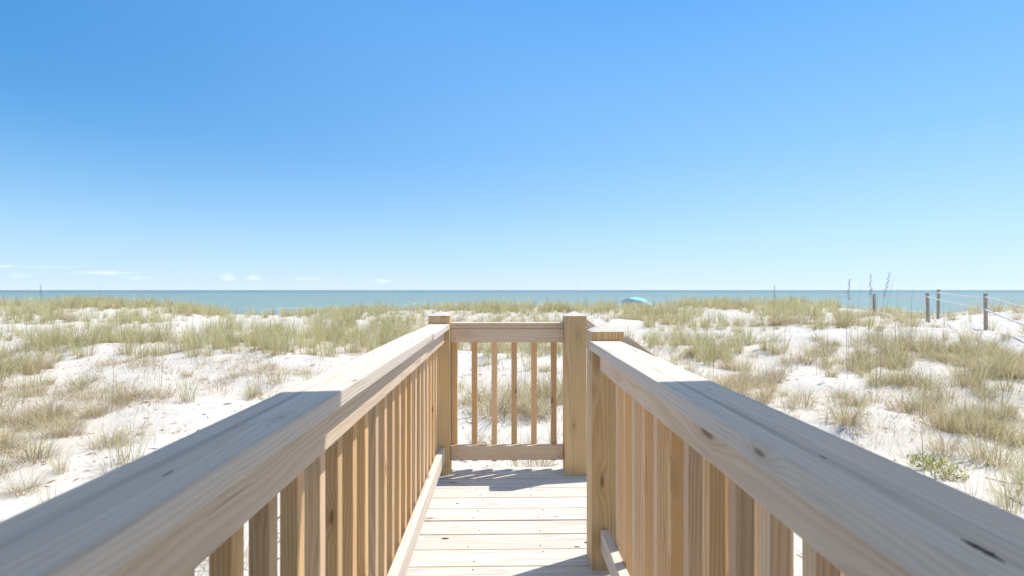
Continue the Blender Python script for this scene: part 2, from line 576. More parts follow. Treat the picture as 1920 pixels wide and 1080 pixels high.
# ------------------------------------------------------------------ deck
deck = empty('wooden_deck', (0, 1.4, 0), 'narrow deck of pale bleached crosswise boards between the two long railings', 'deck')
screw_me = bpy.data.meshes.new('screw')
bm = bmesh.new()
bmesh.ops.create_cone(bm, cap_ends=True, segments=8, radius1=0.0034, radius2=0.003, depth=0.003)
bm.to_mesh(screw_me); bm.free(); screw_me.materials.append(M_screw)
y = 2.2285 - 0.147 * 24
while y < 3.42:
    y1 = min(y + 0.1405, 3.462)
    if y1 - y > 0.04:
        dz = random.uniform(-0.0015, 0.0015)
        b = timber('deck_board', deck, -0.50 + random.uniform(-.003, .003), 0.555, y, y1, -0.028 + dz, dz, M_deck, 'x', 0.0035, 2)
        if y > 1.9:
            for sx_ in (-0.14, 0.19):
                for sy_ in (0.03, 0.112):
                    if y + sy_ < y1 - 0.015 and random.random() < 0.6:
                        obj('screw', screw_me, b, (sx_ + random.uniform(-.03, .03), y + sy_ + random.uniform(-.012, .012), dz + 0.0008))
    y += 0.147
for x in (-0.46, -0.14, 0.19, 0.51):
    timber('joist', deck, x - 0.019, x + 0.019, -1.3, 3.42, -0.215, -0.031, M_post, 'y')
timber('rim_joist', deck, -0.50, 0.55, 3.4225, 3.4605, -0.215, -0.031, M_rail, 'x')
for yy_ in (0.4, 1.9, 3.2):
    for x in (-0.36, 0.41):
        timber('pile', deck, x - 0.07, x + 0.07, yy_ - 0.07, yy_ + 0.07, -1.5, -0.2165, M_post, 'z')


# ------------------------------------------------------------------ railings
def post_mesh(w, zb, zt, peak):
    """square timber post with a low pyramid top; local X is the grain (up)"""
    h = zt - zb
    b = 0.004
    bm = bmesh.new()
    bmesh.ops.create_cube(bm, size=1.0)
    bmesh.ops.scale(bm, vec=(h, w, w), verts=bm.verts)
    top = [f for f in bm.faces if f.normal.x > 0.9][0]
    ed = [e for e in bm.edges if abs(e.verts[0].co.x - e.verts[1].co.x) > h * 0.5]
    bmesh.ops.bevel(bm, geom=ed, offset=b, segments=2, affect='EDGES', profile=0.6)
    top = max(bm.faces, key=lambda f: f.calc_center_median().x)
    r = bmesh.ops.inset_region(bm, faces=[top], thickness=0.0015, depth=0.0)
    bm.normal_update()
    top = max((f for f in bm.faces if f.normal.x > 0.9), key=lambda f: f.calc_area())
    pk = bmesh.ops.poke(bm, faces=[top])
    for v in pk['verts']:
        v.co.x += peak
        for f in v.link_faces:
            f.material_index = 1
    me = bpy.data.meshes.new('post')
    bm.to_mesh(me); bm.free()
    me.materials.append(M_post); me.materials.append(M_end)
    return me


def post(parent, x0, y0, w=0.139, zb=-0.0, zt=1.03, peak=0.030, name='post'):
    me = post_mesh(w, zb, zt, peak)
    return obj(name, me, parent, (x0 + w / 2, y0 + w / 2, (zb + zt) / 2), (random.uniform(-.004, .004), R(-90) + random.uniform(-.003, .003), random.choice((0, R(90), R(180)))))


CAPZ, CAPT = 0.98, 0.037

# --- left long railing
RL = empty('railing', (-0.41, 1.4, 0), 'long left railing leading from the foreground to the sea-side landing', 'railing')
timber('cap_rail', RL, -0.478, -0.352, -0.75, 2.571, CAPZ - CAPT, CAPZ, M_cap, 'y', 0.004, 2)
timber('cap_rail', RL, -0.4765, -0.347, 2.574, 3.3165, CAPZ - CAPT - 0.0015, CAPZ - 0.0035, M_cap, 'y', 0.004, 2)
timber('top_rail', RL, -0.4165, -0.379, -0.75, 3.3185, 0.855, CAPZ - CAPT - 0.002, M_rail, 'y', 0.003, 2)
timber('bottom_rail', RL, -0.4145, -0.3765, -0.75, 3.3195, 0.090, 0.179, M_cap, 'y', 0.003, 2)
post(RL, -0.483, 3.320)
post(RL, -0.483, -0.89)
for k in range(33):
    yb = 0.797 - 0.1275 * 11 + 0.1275 * k
    if -0.74 < yb < 3.26:
        j = random.uniform(-.002, .002)
        timber('baluster', RL, -0.4545, -0.4175, yb + j, yb + j + 0.0365, 0.065 + random.uniform(-.004, .004), CAPZ - CAPT - 0.0022, M_bal, 'z', 0.002, 1, 0.0015)

# --- right long railing
RR = empty('railing', (0.44, 0.7, 0), 'long right railing ending at the near capped post by the stair', 'railing')
timber('cap_rail', RR, 0.368, 0.503, -0.75, 2.178, CAPZ - CAPT, CAPZ, M_cap, 'y', 0.004, 2)
timber('top_rail', RR, 0.412, 0.4495, -0.75, 2.180, 0.855, CAPZ - CAPT - 0.002, M_rail, 'y', 0.003, 2)
timber('bottom_rail', RR, 0.416, 0.4535, -0.75, 2.1795, 0.090, 0.177, M_cap, 'y', 0.003, 2)
post(RR, 0.3795, 2.1825, 0.1385, -0.0, 1.019, 0.034)
post(RR, 0.3795, -0.89, 0.1385)
for k in range(24):
    yb = 0.863 - 0.1285 * 12 + 0.1285 * k
    if -0.74 < yb < 2.12:
        j = random.uniform(-.002, .002)
        timber('baluster', RR, 0.4545, 0.4915, yb + j, yb + j + 0.0365, 0.065 + random.uniform(-.004, .004), CAPZ - CAPT - 0.0022, M_bal, 'z', 0.002, 1, 0.0015)

# --- far cross railing
RF = empty('railing', (0.03, 3.4, 0), 'short far railing across the end of the deck facing the sea', 'railing')
timber('cap_rail', RF, -0.3425, 0.3985, 3.366, 3.480, CAPZ - CAPT, CAPZ, M_rail, 'x', 0.003, 2)
timber('top_rail', RF, -0.3425, 0.3985, 3.3685, 3.4065, 0.851, CAPZ - CAPT - 0.002, M_rail, 'x', 0.003, 2)
br = timber('bottom_rail', RF, -0.3425, 0.3985, 3.3685, 3.4065, 0.078, 0.172, M_rail, 'x', 0.003, 2)
post(RF, 0.4005, 3.292, 0.1385, 0.0, 1.029, 0.030)
for k in range(6):
    xb = -0.3216 + 0.1322 * k
    timber('baluster', RF, xb - 0.0185, xb + 0.0185, 3.4075, 3.4445, 0.060 + random.uniform(-.004, .004), CAPZ - CAPT - 0.0022, M_bal, 'z', 0.002, 1, 0.0015)
for z in (0.962, 0.875, 0.10, 0.15):
    for x in (-0.305, 0.37):
        obj('screw', screw_me, RF, (x + random.uniform(-.01, .01), 3.3662 if z > 0.95 else 3.3677, z), (R(90), 0, 0))

# splits and knot holes one can see in the boards
M_hole = plain('dark_split_wood', (0.055, 0.042, 0.034), 0.9, var=0.3, scale=200)


def split(parent, x, y, z, length, width, along, bend=0.15):
    """ragged dark sliver lying in the face of a board, half a millimetre proud"""
    n = 9
    top, bot = [], []
    for k in range(n):
        s_ = k / (n - 1)
        w = width * 0.5 * math.sin(math.pi * s_) ** 0.8 * random.uniform(0.6, 1.15) + 0.0003
        u = (s_ - 0.5) * length
        v = bend * length * (s_ - 0.5) ** 2
        top.append((u, v + w)); bot.append((u, v - w * random.uniform(0.4, 1.0)))
    ring = top + bot[::-1]
    m = len(ring)
    vs_ = [(a, b, 0.0005) for a, b in ring] + [(a, b, -0.002) for a, b in ring]
    fs_ = [tuple(range(m))[::-1]] + [(k, (k + 1) % m, m + (k + 1) % m, m + k) for k in range(m)]
    obj('split', mesh_from('split', vs_, fs_, M_hole), parent, (x, y, z), (0, 0, R(90) if along == 'y' else 0))


split(RR, 0.405, 0.425, CAPZ, 0.040, 0.0070, 'y')
split(RR, 0.420, 0.665, CAPZ, 0.014, 0.0022, 'y')
split(RR, 0.455, 1.12, CAPZ, 0.013, 0.0028, 'y')
split(RL, -0.400, 0.62, CAPZ, 0.020, 0.0020, 'y')
split(RL, -0.440, 1.75, CAPZ, 0.030, 0.0022, 'y')
split(RL, -0.372, 2.10, CAPZ, 0.022, 0.0018, 'y')
split(deck, -0.278, 2.475, 0.0015, 0.034, 0.0100, 'x')
split(deck, 0.395, 2.425, 0.0015, 0.020, 0.0080, 'x')
split(deck, 0.345, 2.385, 0.0015, 0.026, 0.0030, 'x')
split(deck, -0.255, 2.875, 0.0015, 0.020, 0.0060, 'x')
split(deck, 0.28, 2.70, 0.0015, 0.03, 0.0040, 'x')

# ------------------------------------------------------------------ stair going down on the right
ST = empty('stair', (0.56, 2.8, 0), 'wooden stair going down from the landing to the sand on the right', 'stair')
SL = 0.72
for k in range(4):
    z = -0.19 * (k + 1)
    x0 = 0.560 + 0.264 * k
    for q in (0, 1):
        timber('tread', ST, x0 + 0.135 * q, x0 + 0.135 * q + 0.13, 2.335, 3.28, z - 0.036, z, M_deck, 'y', 0.003, 2)
ang = math.atan(SL)
for yy_ in (2.40, 3.20):
    obj('stringer', box_mesh(1.45, 0.038, 0.20, M_post), ST, (0.56 + 0.56, yy_, -0.20 - 0.56 * SL), (0, ang, 0))


def stair_rail(y0, ztop, lab, xs0):
    E = empty('stair_railing', (1.1, y0 + 0.07, -0.4), lab, 'railing')
    L = 1.42
    cx = xs0 + L / 2 * math.cos(ang)
    def zc(x):                      # top of the sloped cap
        return ztop - SL * (x - xs0)
    up = Vector((math.sin(ang), 0, math.cos(ang)))
    mid = Vector((cx, 0, zc(cx)))
    def lay(name, w, hgt, y, drop, mat):
        c = mid - Vector((0, 0, (drop + hgt / 2) / math.cos(ang)))
        obj(name, box_mesh(L, w, hgt, mat, 0.003, 2), E, (c.x, y, c.z), (0, ang, 0))
    lay('cap_rail', 0.136, 0.037, y0 + 0.069, 0.0, M_cap)
    lay('top_rail', 0.0375, 0.088, y0 + 0.05, 0.039, M_rail)
    lay('bottom_rail', 0.0375, 0.088, y0 + 0.05, 0.68, M_rail)
    for k in range(8):
        xb = xs0 + 0.10 + 0.127 * k
        timber('baluster', E, xb, xb + 0.0365, y0 + 0.0705, y0 + 0.107, zc(xb) - 1.0, zc(xb + 0.0365) - 0.049, M_bal, 'z', 0.002)
    xe = xs0 + L * math.cos(ang) + 0.015
    post(E, xe, y0, 0.1385, -1.35, zc(xe) + 0.06, 0.036)


stair_rail(2.183, 1.012, 'near stair railing sloping down to the right from the near capped post', 0.5195)
stair_rail(3.364, 1.012, 'far stair railing sloping down to the right from the far right post', 0.541)

# ------------------------------------------------------------------ unseen roof and house, both added to shade the foreground
HR = math.atan(0.126)


def local_box(root, name, x0, x1, y0, y1, z0, z1, mat, bev=0.004, parent=None, axis='x'):
    """box in the root's own axes"""
    dx, dy, dz = x1 - x0, y1 - y0, z1 - z0
    dims, rot = {'x': ((dx, dy, dz), ROT_X), 'y': ((dy, dx, dz), ROT_Y), 'z': ((dz, dy, dx), ROT_Z)}[axis]
    o = bpy.data.objects.new(name, box_mesh(*dims, mat, bev))
    COL.objects.link(o)
    o.parent = parent or root
    off = parent.location if parent else Vector((0, 0, 0))
    o.location = Vector(((x0 + x1) / 2, (y0 + y1) / 2, (z0 + z1) / 2)) - off
    o.rotation_euler = rot
    return o


ZR = 2.6                                             # underside of the added shade roof above the deck
lx0, ly0 = -0.41 + 0.47 * (ZR - CAPZ), 1.117 + 0.235 * (ZR - CAPZ)
yr = (ly0 - 0.126 * lx0) * math.cos(HR)              # local y of the roof edge
M_bounce = plain('white_bounce_timber', (0.80, 0.77, 0.71), 0.7, var=0.04, scale=10)  # white so the added roof bounces light onto the cap rails
SH = empty('added_shade_roof', (0, 0, -0.9), 'unseen white roof added over the walkway start to shade the near railings', 'shade roof', rz=HR)
zr = ZR + 0.9
rf = local_box(SH, 'roof_deck', -1.75, 3.3, -2.6, yr, zr, zr + 0.10, M_siding)  # casts the near shadow edge; white underside lifts the shaded caps
local_box(SH, 'roof_covering', -1.7, 3.25, -2.55, yr - 0.15, zr + 0.102, zr + 0.15, M_roof)
for y_ in (0.78, -2.3):
    local_box(SH, 'beam', -1.7, 3.25, y_, y_ + 0.14, zr - 0.20, zr - 0.002, M_bounce)
    for x_ in (-1.62, 3.02):
        local_box(SH, 'column', x_, x_ + 0.14, y_, y_ + 0.14, -0.4, zr - 0.202, M_bounce, axis='z')
for k in range(9):
    local_box(SH, 'floor_board', -1.7, 3.2, -2.6 + 0.145 * k, -2.6 + 0.145 * k + 0.14, 0.86, 0.898, M_deck)

M_clap = plain('added_dark_brown_wall', (0.24, 0.185, 0.13), 0.8, var=0.2, scale=8)  # added house wall, kept dark to hold light off the baluster fronts
HS = empty('added_house', (0.0, -2.78, -0.95), 'unseen brown house added behind the camera to darken the baluster fronts', 'house', rz=HR)
local_box(HS, 'wall', -6, 6, -8.0, 0.0, -0.3, 3.6, M_clap)
for sgn in (-1, 1):
    o = obj('roof', box_mesh(13.2, 5.2, 0.16, M_roof), None)
    o.parent = HS
    o.location = (0, -4.3 + sgn * 2.3, 4.75)
    o.rotation_euler = (-sgn * R(24), 0, 0)
dr = local_box(HS, 'door', -0.5, 0.5, 0.002, 0.05, 0.0, 2.15, M_fence)
local_box(HS, 'door_handle', 0.36, 0.40, 0.052, 0.10, 0.95, 1.09, M_screw, parent=dr)
M_pane = plain('dark_window_glass', (0.05, 0.06, 0.07), 0.08, spec=0.6, var=0.05)
for x_ in (-3.6, 2.4):
    wf_ = local_box(HS, 'window', x_, x_ + 1.2, 0.002, 0.05, 0.9, 2.2, M_siding)
    local_box(HS, 'pane', x_ + 0.08, x_ + 1.12, 0.051, 0.056, 0.98, 2.12, M_pane, 0, parent=wf_)

# ------------------------------------------------------------------ rope fence on the dune
def at_y(px, y):
    return (px - 943) * y / 960.0


FP = [  # px, distance, top z, width, label
    (1648, 18.6, 1.03, 0.135, 'leftmost and shortest looking rope fence post on the dune crest'),
    (1751, 16.8, 1.08, 0.135, 'rope fence post just left of the tallest post on the right'),
    (1771, 18.6, 1.20, 0.135, 'tallest rope fence post reaching above the sea horizon'),
    (1863, 14.0, 1.09, 0.130, 'nearest rope fence post carrying two ropes on the white sand slope'),
]
fence_tops = []
for px_, yy_, zt, w, lab in FP:
    x = at_y(px_, yy_)
    g = gz(x, yy_)
    w *= 0.58
    me = bpy.data.meshes.new('fence_post')
    bm = bmesh.new()
    h = zt - g + 0.5
    bmesh.ops.create_cube(bm, size=1.0)
    bmesh.ops.scale(bm, vec=(h, w, w), verts=bm.verts)
    bmesh.ops.bevel(bm, geom=list(bm.edges), offset=0.012, segments=2, affect='EDGES')
    bm.to_mesh(me); bm.free(); me.materials.append(M_fence)
    o = obj('fence_post', me, None, (x, yy_, zt - h / 2), (random.uniform(-.03, .03), R(-90) + random.uniform(-.02, .02), 0))
    tag(o, lab, 'fence post', 'posts of the rope fence on the dune')
    fence_tops.append(Vector((x, yy_, zt)))


def tube(name, pts, rad, mat, seg=6):
    bm = bmesh.new()
    rings = []
    pts = [Vector(p) for p in pts]
    for k, p in enumerate(pts):
        d = (pts[min(k + 1, len(pts) - 1)] - pts[max(k - 1, 0)]).normalized()
        a = d.cross(Vector((0, 0, 1)))
        if a.length < 1e-3: a = Vector((1, 0, 0))
        a.normalize(); b = d.cross(a)
        r = rad[k] if isinstance(rad, (list, tuple)) else rad
        rings.append([bm.verts.new(p + (a * math.cos(2 * math.pi * q / seg) + b * math.sin(2 * math.pi * q / seg)) * r) for q in range(seg)])
    for r0, r1 in zip(rings, rings[1:]):
        for q in range(seg):
            f = bm.faces.new((r0[q], r0[(q + 1) % seg], r1[(q + 1) % seg], r1[q])); f.smooth = True
    bm.faces.new(rings[0][::-1]); bm.faces.new(rings[-1])
    me = bpy.data.meshes.new(name)
    bm.to_mesh(me); bm.free(); me.materials.append(mat)
    return me


def rope(a, b, sag, lab):
    a, b = Vector(a), Vector(b)
    pts = []
    for k in range(13):
        s = k / 12
        p = a.lerp(b, s); p.z -= sag * 4 * s * (1 - s)
        p.z = max(p.z, gz(p.x, p.y) + 0.02)
        pts.append(p - a)
    o = obj('rope', tube('rope', pts, 0.019, M_rope), None, a)
    tag(o, lab, 'rope', 'ropes of the dune fence')


def pt(px, py, y):
    return (at_y(px, y), y, EYE - (py - 543) * y / 960.0)


f0, f1, f2, f3 = fence_tops
rope(pt(1648, 556, 18.52), pt(1751, 556, 16.72), 0.015, 'nearly level white rope from the leftmost fence post to the next')
rope(pt(1751, 557, 16.72), pt(1863, 580, 13.92), 0.03, 'white rope sloping down to the middle of the nearest fence post')
rope(pt(1771, 549, 18.52), pt(1863, 557.5, 13.92), 0.03, 'white rope from the tallest post to the top of the nearest post')
rope(pt(1863, 557.5, 13.92), pt(2060, 606, 11.0), 0.015, 'upper white rope leaving the nearest fence post to the right')
rope(pt(1863, 582, 13.92), pt(2060, 655, 11.0), 0.015, 'lower white rope leaving the nearest fence post to the right')
xo, yo = at_y(2062, 11.0), 11.08
me = box_mesh(2.2, 0.075, 0.075, M_fence, 0.012, 2)
tag(obj('fence_post', me, None, (xo, yo, 0.62 - 1.1), ROT_Z), 'rope fence post farthest to the right beyond the picture edge', 'fence post', 'posts of the rope fence on the dune')

# ------------------------------------------------------------------ beach umbrella behind the crest
M_aqua = plain('pale_aqua_canvas', (0.30, 0.76, 0.78), 0.8, var=0.08, scale=6)
M_blue = plain('blue_canvas_lining', (0.20, 0.42, 0.75), 0.8, var=0.08, scale=6)
M_white = plain('white_umbrella_pole', (0.75, 0.75, 0.73), 0.4, var=0.03)
UY = 33.0
ux = at_y(1196, UY)
UB = empty('beach_umbrella', (ux, UY, gz(ux, UY)), 'tilted pale aqua beach umbrella behind the dune crest', 'umbrella')
axisv = Vector((0.42, 0.30, 0.86)).normalized()
topc = Vector((at_y(1206, UY), UY, EYE - (562.5 - 543) * UY / 960.0))
q = axisv.to_track_quat('Z', 'Y')
RAD, DEP = 1.2, 0.60
for g in range(8):
    for lay_, (mat, dz) in enumerate(((M_aqua, 0.0), (M_blue, -0.012))):
        vs_, fs_ = [], []
        NA, NR = 5, 7
        for r_ in range(NR):
            s = r_ / (NR - 1)
            for a_ in range(NA):
                u = a_ / (NA - 1)
                th = (g + u) * math.pi / 4
                ripple = 1 - 0.045 * math.sin(u * math.pi) * s
                rr = RAD * s * ripple
                zz = -DEP * s ** 1.9 + dz + 0.03 * math.sin(u * math.pi) * s * (1 - s)
                vs_.append(q @ Vector((rr * math.cos(th), rr * math.sin(th), zz)))
        for r_ in range(NR - 1):
            for a_ in range(NA - 1):
                k = r_ * NA + a_
                fs_.append((k, k + 1, k + 1 + NA, k + NA))
        me = mesh_from('panel', vs_, fs_, mat, True)
        obj('canopy_panel' if lay_ == 0 else 'lining_panel', me, UB, topc)
for g in range(8):
    th = g * math.pi / 4
    pts = [q @ Vector((RAD * s * math.cos(th), RAD * s * math.sin(th), -DEP * s ** 1.9 - 0.03)) for s in (0.02, 0.35, 0.7, 0.98)]
    obj('rib', tube('rib', pts, 0.008, M_white, 5), UB, topc)
obj('finial', tube('finial', [q @ Vector((0, 0, z)) for z in (-0.02, 0.06, 0.14)], [0.03, 0.025, 0.006], M_white, 8), UB, topc)
foot = topc - axisv * 0.95
obj('pole', tube('pole', [Vector((0, 0, 0)), foot - topc, Vector((foot.x, foot.y, gz(foot.x, foot.y) - 0.3)) - topc], 0.02, M_white, 8), UB, topc)

# ------------------------------------------------------------------ dune grass
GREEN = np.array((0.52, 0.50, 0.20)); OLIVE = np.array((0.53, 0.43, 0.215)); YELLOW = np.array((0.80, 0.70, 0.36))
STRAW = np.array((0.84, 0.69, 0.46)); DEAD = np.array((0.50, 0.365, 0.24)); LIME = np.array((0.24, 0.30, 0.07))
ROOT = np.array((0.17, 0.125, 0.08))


def blades(base, az, L, lean, curve, width, tipc, rootc, droop=0.25):
    """strips of grass, 7 verts and 5 triangles each; every argument is an array over blades"""
    n = len(L)
    T = np.array([0.0, 0.36, 0.72, 1.0])
    dh = np.stack([np.cos(az), np.sin(az)], -1)
    sd = np.stack([-np.sin(az), np.cos(az)], -1)
    tw = RNG.uniform(-0.9, 0.9, n)
    side = np.stack([sd[:, 0] * np.cos(tw) + dh[:, 0] * np.sin(tw), sd[:, 1] * np.cos(tw) + dh[:, 1] * np.sin(tw)], -1)
    V = np.zeros((n, 7, 3)); C = np.zeros((n, 7, 3))
    wf = (1.0, 0.85, 0.5)
    for k, tt in enumerate(T):
        hor = (lean * tt + curve * tt * tt) * L
        ver = (tt * np.sqrt(np.maximum(1 - np.minimum(lean, .95) ** 2, .1)) - droop * curve * tt ** 2.2) * L
        pxy = base[:, :2] + dh * hor[:, None]
        pz_ = base[:, 2] + ver
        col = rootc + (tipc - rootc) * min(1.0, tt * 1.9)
        if k < 3:
            w = (width * wf[k] * 0.5)[:, None]
            V[:, 2 * k, :2] = pxy - side * w; V[:, 2 * k + 1, :2] = pxy + side * w
            V[:, 2 * k, 2] = pz_; V[:, 2 * k + 1, 2] = pz_
            C[:, 2 * k] = col; C[:, 2 * k + 1] = col
        else:
            V[:, 6, :2] = pxy; V[:, 6, 2] = pz_; C[:, 6] = col
    o = (np.arange(n) * 7)[:, None, None]
    F = np.array([[0, 1, 3], [0, 3, 2], [2, 3, 5], [2, 5, 4], [4, 5, 6]])[None] + o
    return V.reshape(-1, 3), F.reshape(-1, 3), C.reshape(-1, 3)


def pick(n, cols, p, jit=0.30):
    k = RNG.choice(len(cols), n, p=np.array(p) / sum(p))
    c = np.array(cols)[k]
    return np.clip(c * RNG.uniform(1 - jit, 1 + jit, (n, 1)) * RNG.uniform(0.94, 1.06, (n, 3)), 0.01, 0.9)


KIND = {
    'stem':   dict(n=6, r=0.10, h=(.55, 1.0), lean=(.0, .12), curve=(.0, .12), c=[DEAD, ROOT, OLIVE], p=[3, 2, 1]),  # blades, radius, height range, lean, curve, colours and weights, root weights
    'green':  dict(n=75, r=0.15, h=(.32, .72), lean=(.05, .42), curve=(.05, .55), c=[GREEN, YELLOW, OLIVE, STRAW, DEAD], p=[3, 5, 2, 2, .5]),
    'bushy':  dict(n=150, r=0.20, h=(.22, .55), lean=(.08, .75), curve=(.1, .8), c=[OLIVE, GREEN, STRAW, YELLOW, DEAD], p=[4, 2, 3.2, 2, 1.6]),
    'dry':    dict(n=130, r=0.20, h=(.16, .46), lean=(.15, .9), curve=(.1, .9), c=[STRAW, DEAD, OLIVE, YELLOW], p=[4, 3.2, 1.2, 1.5]),
    'thatch': dict(n=75, r=0.36, h=(.07, .28), lean=(.3, .95), curve=(.1, .8), c=[DEAD, STRAW, OLIVE], p=[4, 3.5, .6]),
    'sparse': dict(n=14, r=0.14, h=(.18, .50), lean=(.05, .5), curve=(.05, .6), c=[OLIVE, YELLOW, STRAW, DEAD], p=[3, 3, 2, 1.5]),
    'golden': dict(n=80, r=0.18, h=(.35, .70), lean=(.05, .35), curve=(.05, .45), c=[YELLOW, STRAW, GREEN, OLIVE], p=[5, 2, 2.4, 1.5]),
}


def tuft(kind, cx, cy, size, wscale=1.0, nscale=1.0, local=False):
    K = KIND[kind]
    n = max(3, int(K['n'] * nscale * RNG.uniform(.8, 1.2)))
    a = RNG.uniform(0, 2 * np.pi, n)
    r = K['r'] * size * np.sqrt(RNG.uniform(0, 1, n)) * RNG.uniform(.4, 1.0, n)
    bx, by = np.cos(a) * r, np.sin(a) * r
    az = a + RNG.normal(0, 0.7, n)
    L = RNG.uniform(*K['h'], n) * size * (1.0 - 0.25 * r / (K['r'] * size))
    lean = RNG.uniform(*K['lean'], n) * (0.35 + 0.65 * r / (K['r'] * size))
    curve = RNG.uniform(*K['curve'], n)
    w = RNG.uniform(.0032, .0062, n) * wscale
    tip = pick(n, K['c'], K['p'])
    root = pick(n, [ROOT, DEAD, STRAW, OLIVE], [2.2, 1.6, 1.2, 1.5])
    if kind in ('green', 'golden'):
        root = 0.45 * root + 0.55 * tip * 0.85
    if local:
        base = np.stack([bx, by, np.full(n, -0.015)], -1)
    else:
        X_, Y_ = bx + cx, by + cy
        base = np.stack([X_, Y_, height(X_, Y_) - 0.015], -1)
    return blades(base, az, L, lean, curve, w, tip, root)


def join(parts):
    V, F, C, o = [], [], [], 0
    for v, f, c in parts:
        V.append(v); F.append(f + o); C.append(c); o += len(v)
    return np.concatenate(V), np.concatenate(F), np.concatenate(C)


# where the grass grows: (px, py, rx, ry, density, kind) seen in the photograph, on the sand
ZONES = [
    (160, 574, 210, 6, 1.0, 'golden'), (380, 586, 70, 8, .9, 'golden'), (60, 597, 80, 12, .5, 'green'),
    (270, 600, 80, 12, .55, 'green'), (150, 622, 170, 8, .25, 'green'), (430, 618, 60, 10, .35, 'green'),
    (200, 648, 260, 20, 1.0, 'green'), (520, 645, 200, 22, 1.0, 'green'), (690, 630, 110, 32, 1.0, 'green'),
    (640, 590, 130, 9, .7, 'golden'), (480, 592, 80, 7, .35, 'golden'), (50, 700, 75, 28, 1.0, 'bushy'),
    (60, 755, 85, 22, .75, 'dry'), (520, 692, 130, 22, .9, 'thatch'), (300, 685, 120, 12, .8, 'thatch'),
    (190, 745, 130, 26, .8, 'thatch'), (330, 770, 120, 26, .3, 'sparse'), (90, 850, 120, 40, .5, 'thatch'),
    (250, 815, 110, 26, .7, 'thatch'), (120, 790, 130, 22, .8, 'dry'), (40, 905, 90, 30, .5, 'thatch'), (450, 725, 120, 16, .5, 'thatch'),
    (230, 740, 50, 12, .8, 'dry'), (170, 722, 60, 10, .7, 'dry'),
    (930, 580, 190, 9, .8, 'golden'), (1130, 582, 90, 8, .7, 'golden'), (960, 655, 150, 22, .9, 'green'),
    (960, 610, 150, 15, .4, 'green'), (1000, 820, 60, 40, .6, 'bushy'), (960, 900, 120, 30, .5, 'sparse'),
    (880, 800, 40, 40, .25, 'thatch'), (950, 762, 75, 16, 1.2, 'dry'), (1030, 770, 60, 30, 1.0, 'bushy'), (960, 735, 90, 14, .8, 'thatch'), (1010, 850, 60, 26, .8, 'sparse'),
    (1245, 598, 65, 16, .85, 'green'), (1330, 577, 60, 6, .9, 'golden'), (1475, 582, 65, 14, 1.0, 'green'),
    (1465, 606, 34, 8, .9, 'bushy'), (1410, 580, 60, 7, .6, 'golden'), (1545, 580, 50, 7, .6, 'golden'), (1590, 605, 28, 9, .9, 'bushy'),
    (1350, 615, 60, 18, .45, 'green'), (1530, 606, 22, 20, .7, 'green'),
    (1350, 660, 130, 22, .95, 'green'), (1460, 672, 60, 16, .6, 'dry'), (1640, 668, 110, 34, 1.0, 'bushy'),
    (1800, 668, 140, 20, .95, 'bushy'), (1880, 715, 70, 50, .9, 'bushy'), (1700, 735, 60, 30, .8, 'bushy'),
    (1760, 650, 170, 14, .7, 'green'), (1430, 735, 75, 32, .85, 'dry'), (1350, 705, 60, 20, .5, 'dry'), (1520, 770, 70, 24, .5, 'thatch'),
    (1680, 800, 110, 30, .9, 'thatch'), (1600, 760, 90, 18, .6, 'dry'), (1780, 880, 110, 26, .5, 'thatch'), (1830, 795, 80, 26, .85, 'bushy'), (1900, 800, 40, 60, .8, 'bushy'),
    (1620, 860, 90, 30, .6, 'sparse'), (1660, 880, 60, 26, .45, 'thatch'), (1870, 930, 90, 40, .45, 'sparse'),
    (1780, 770, 45, 16, .6, 'dry'), (1690, 610, 60, 12, .4, 'green'), (1760, 625, 90, 14, .45, 'sparse'),
    (1820, 575, 60, 6, .8, 'golden'), (1900, 572, 60, 7, 1.0, 'golden'), (1700, 585, 40, 6, .6, 'golden'),
    (1300, 740, 60, 30, .4, 'sparse'), (1230, 650, 60, 20, .5, 'green'),
]
CLEAR = [(190, 590, 40, 6), (30, 612, 40, 7), (370, 602, 60, 7), (560, 600, 50, 7), (1230, 575, 40, 5), (1390, 600, 40, 8),
         (150, 695, 50, 16), (1760, 712, 62, 18), (1560, 722, 70, 20), (1460, 632, 75, 18), (1600, 632, 45, 12), (1640, 745, 30, 14),
         (470, 606, 70, 8), (330, 625, 40, 8), (740, 596, 60, 6), (1560, 600, 16, 12), (860, 700, 30, 16), (1840, 610, 70, 18), (1900, 622, 60, 18),
         (260, 780, 40, 10), (300, 850, 60, 30), (420, 770, 60, 20), (410, 700, 20, 10), (1870, 900, 60, 12), (1340, 590, 35, 8)]

cand_y = 3.2 + (29.5 - 3.2) * RNG.uniform(0, 1, 90000) ** 0.62
cand_x = RNG.uniform(-1.2, 1.2, 90000) * (cand_y + 0.8)
cz_ = height(cand_x, cand_y)
cpx = 943 + 960 * cand_x / cand_y
cpy = 543 + 960 * (EYE - cz_) / cand_y
lum = fbm(cand_x / 1.3, cand_y / 1.0, 33, 3) + 0.5
best = np.zeros(len(cand_x)); bk = np.full(len(cand_x), -1)
for zi, (zx, zy, rx, ry, d, kd) in enumerate(ZONES):
    e = ((cpx - zx) / rx) ** 2 + ((cpy - zy) / ry) ** 2
    v = d * np.exp(-np.clip(e - 0.35, 0, None) * 1.1)
    m = v > best
    best[m] = v[m]; bk[m] = zi
for zx, zy, rx, ry in CLEAR:
    e = ((cpx - zx) / rx) ** 2 + ((cpy - zy) / ry) ** 2
    best *= 1 - 0.96 * np.exp(-e ** 2)
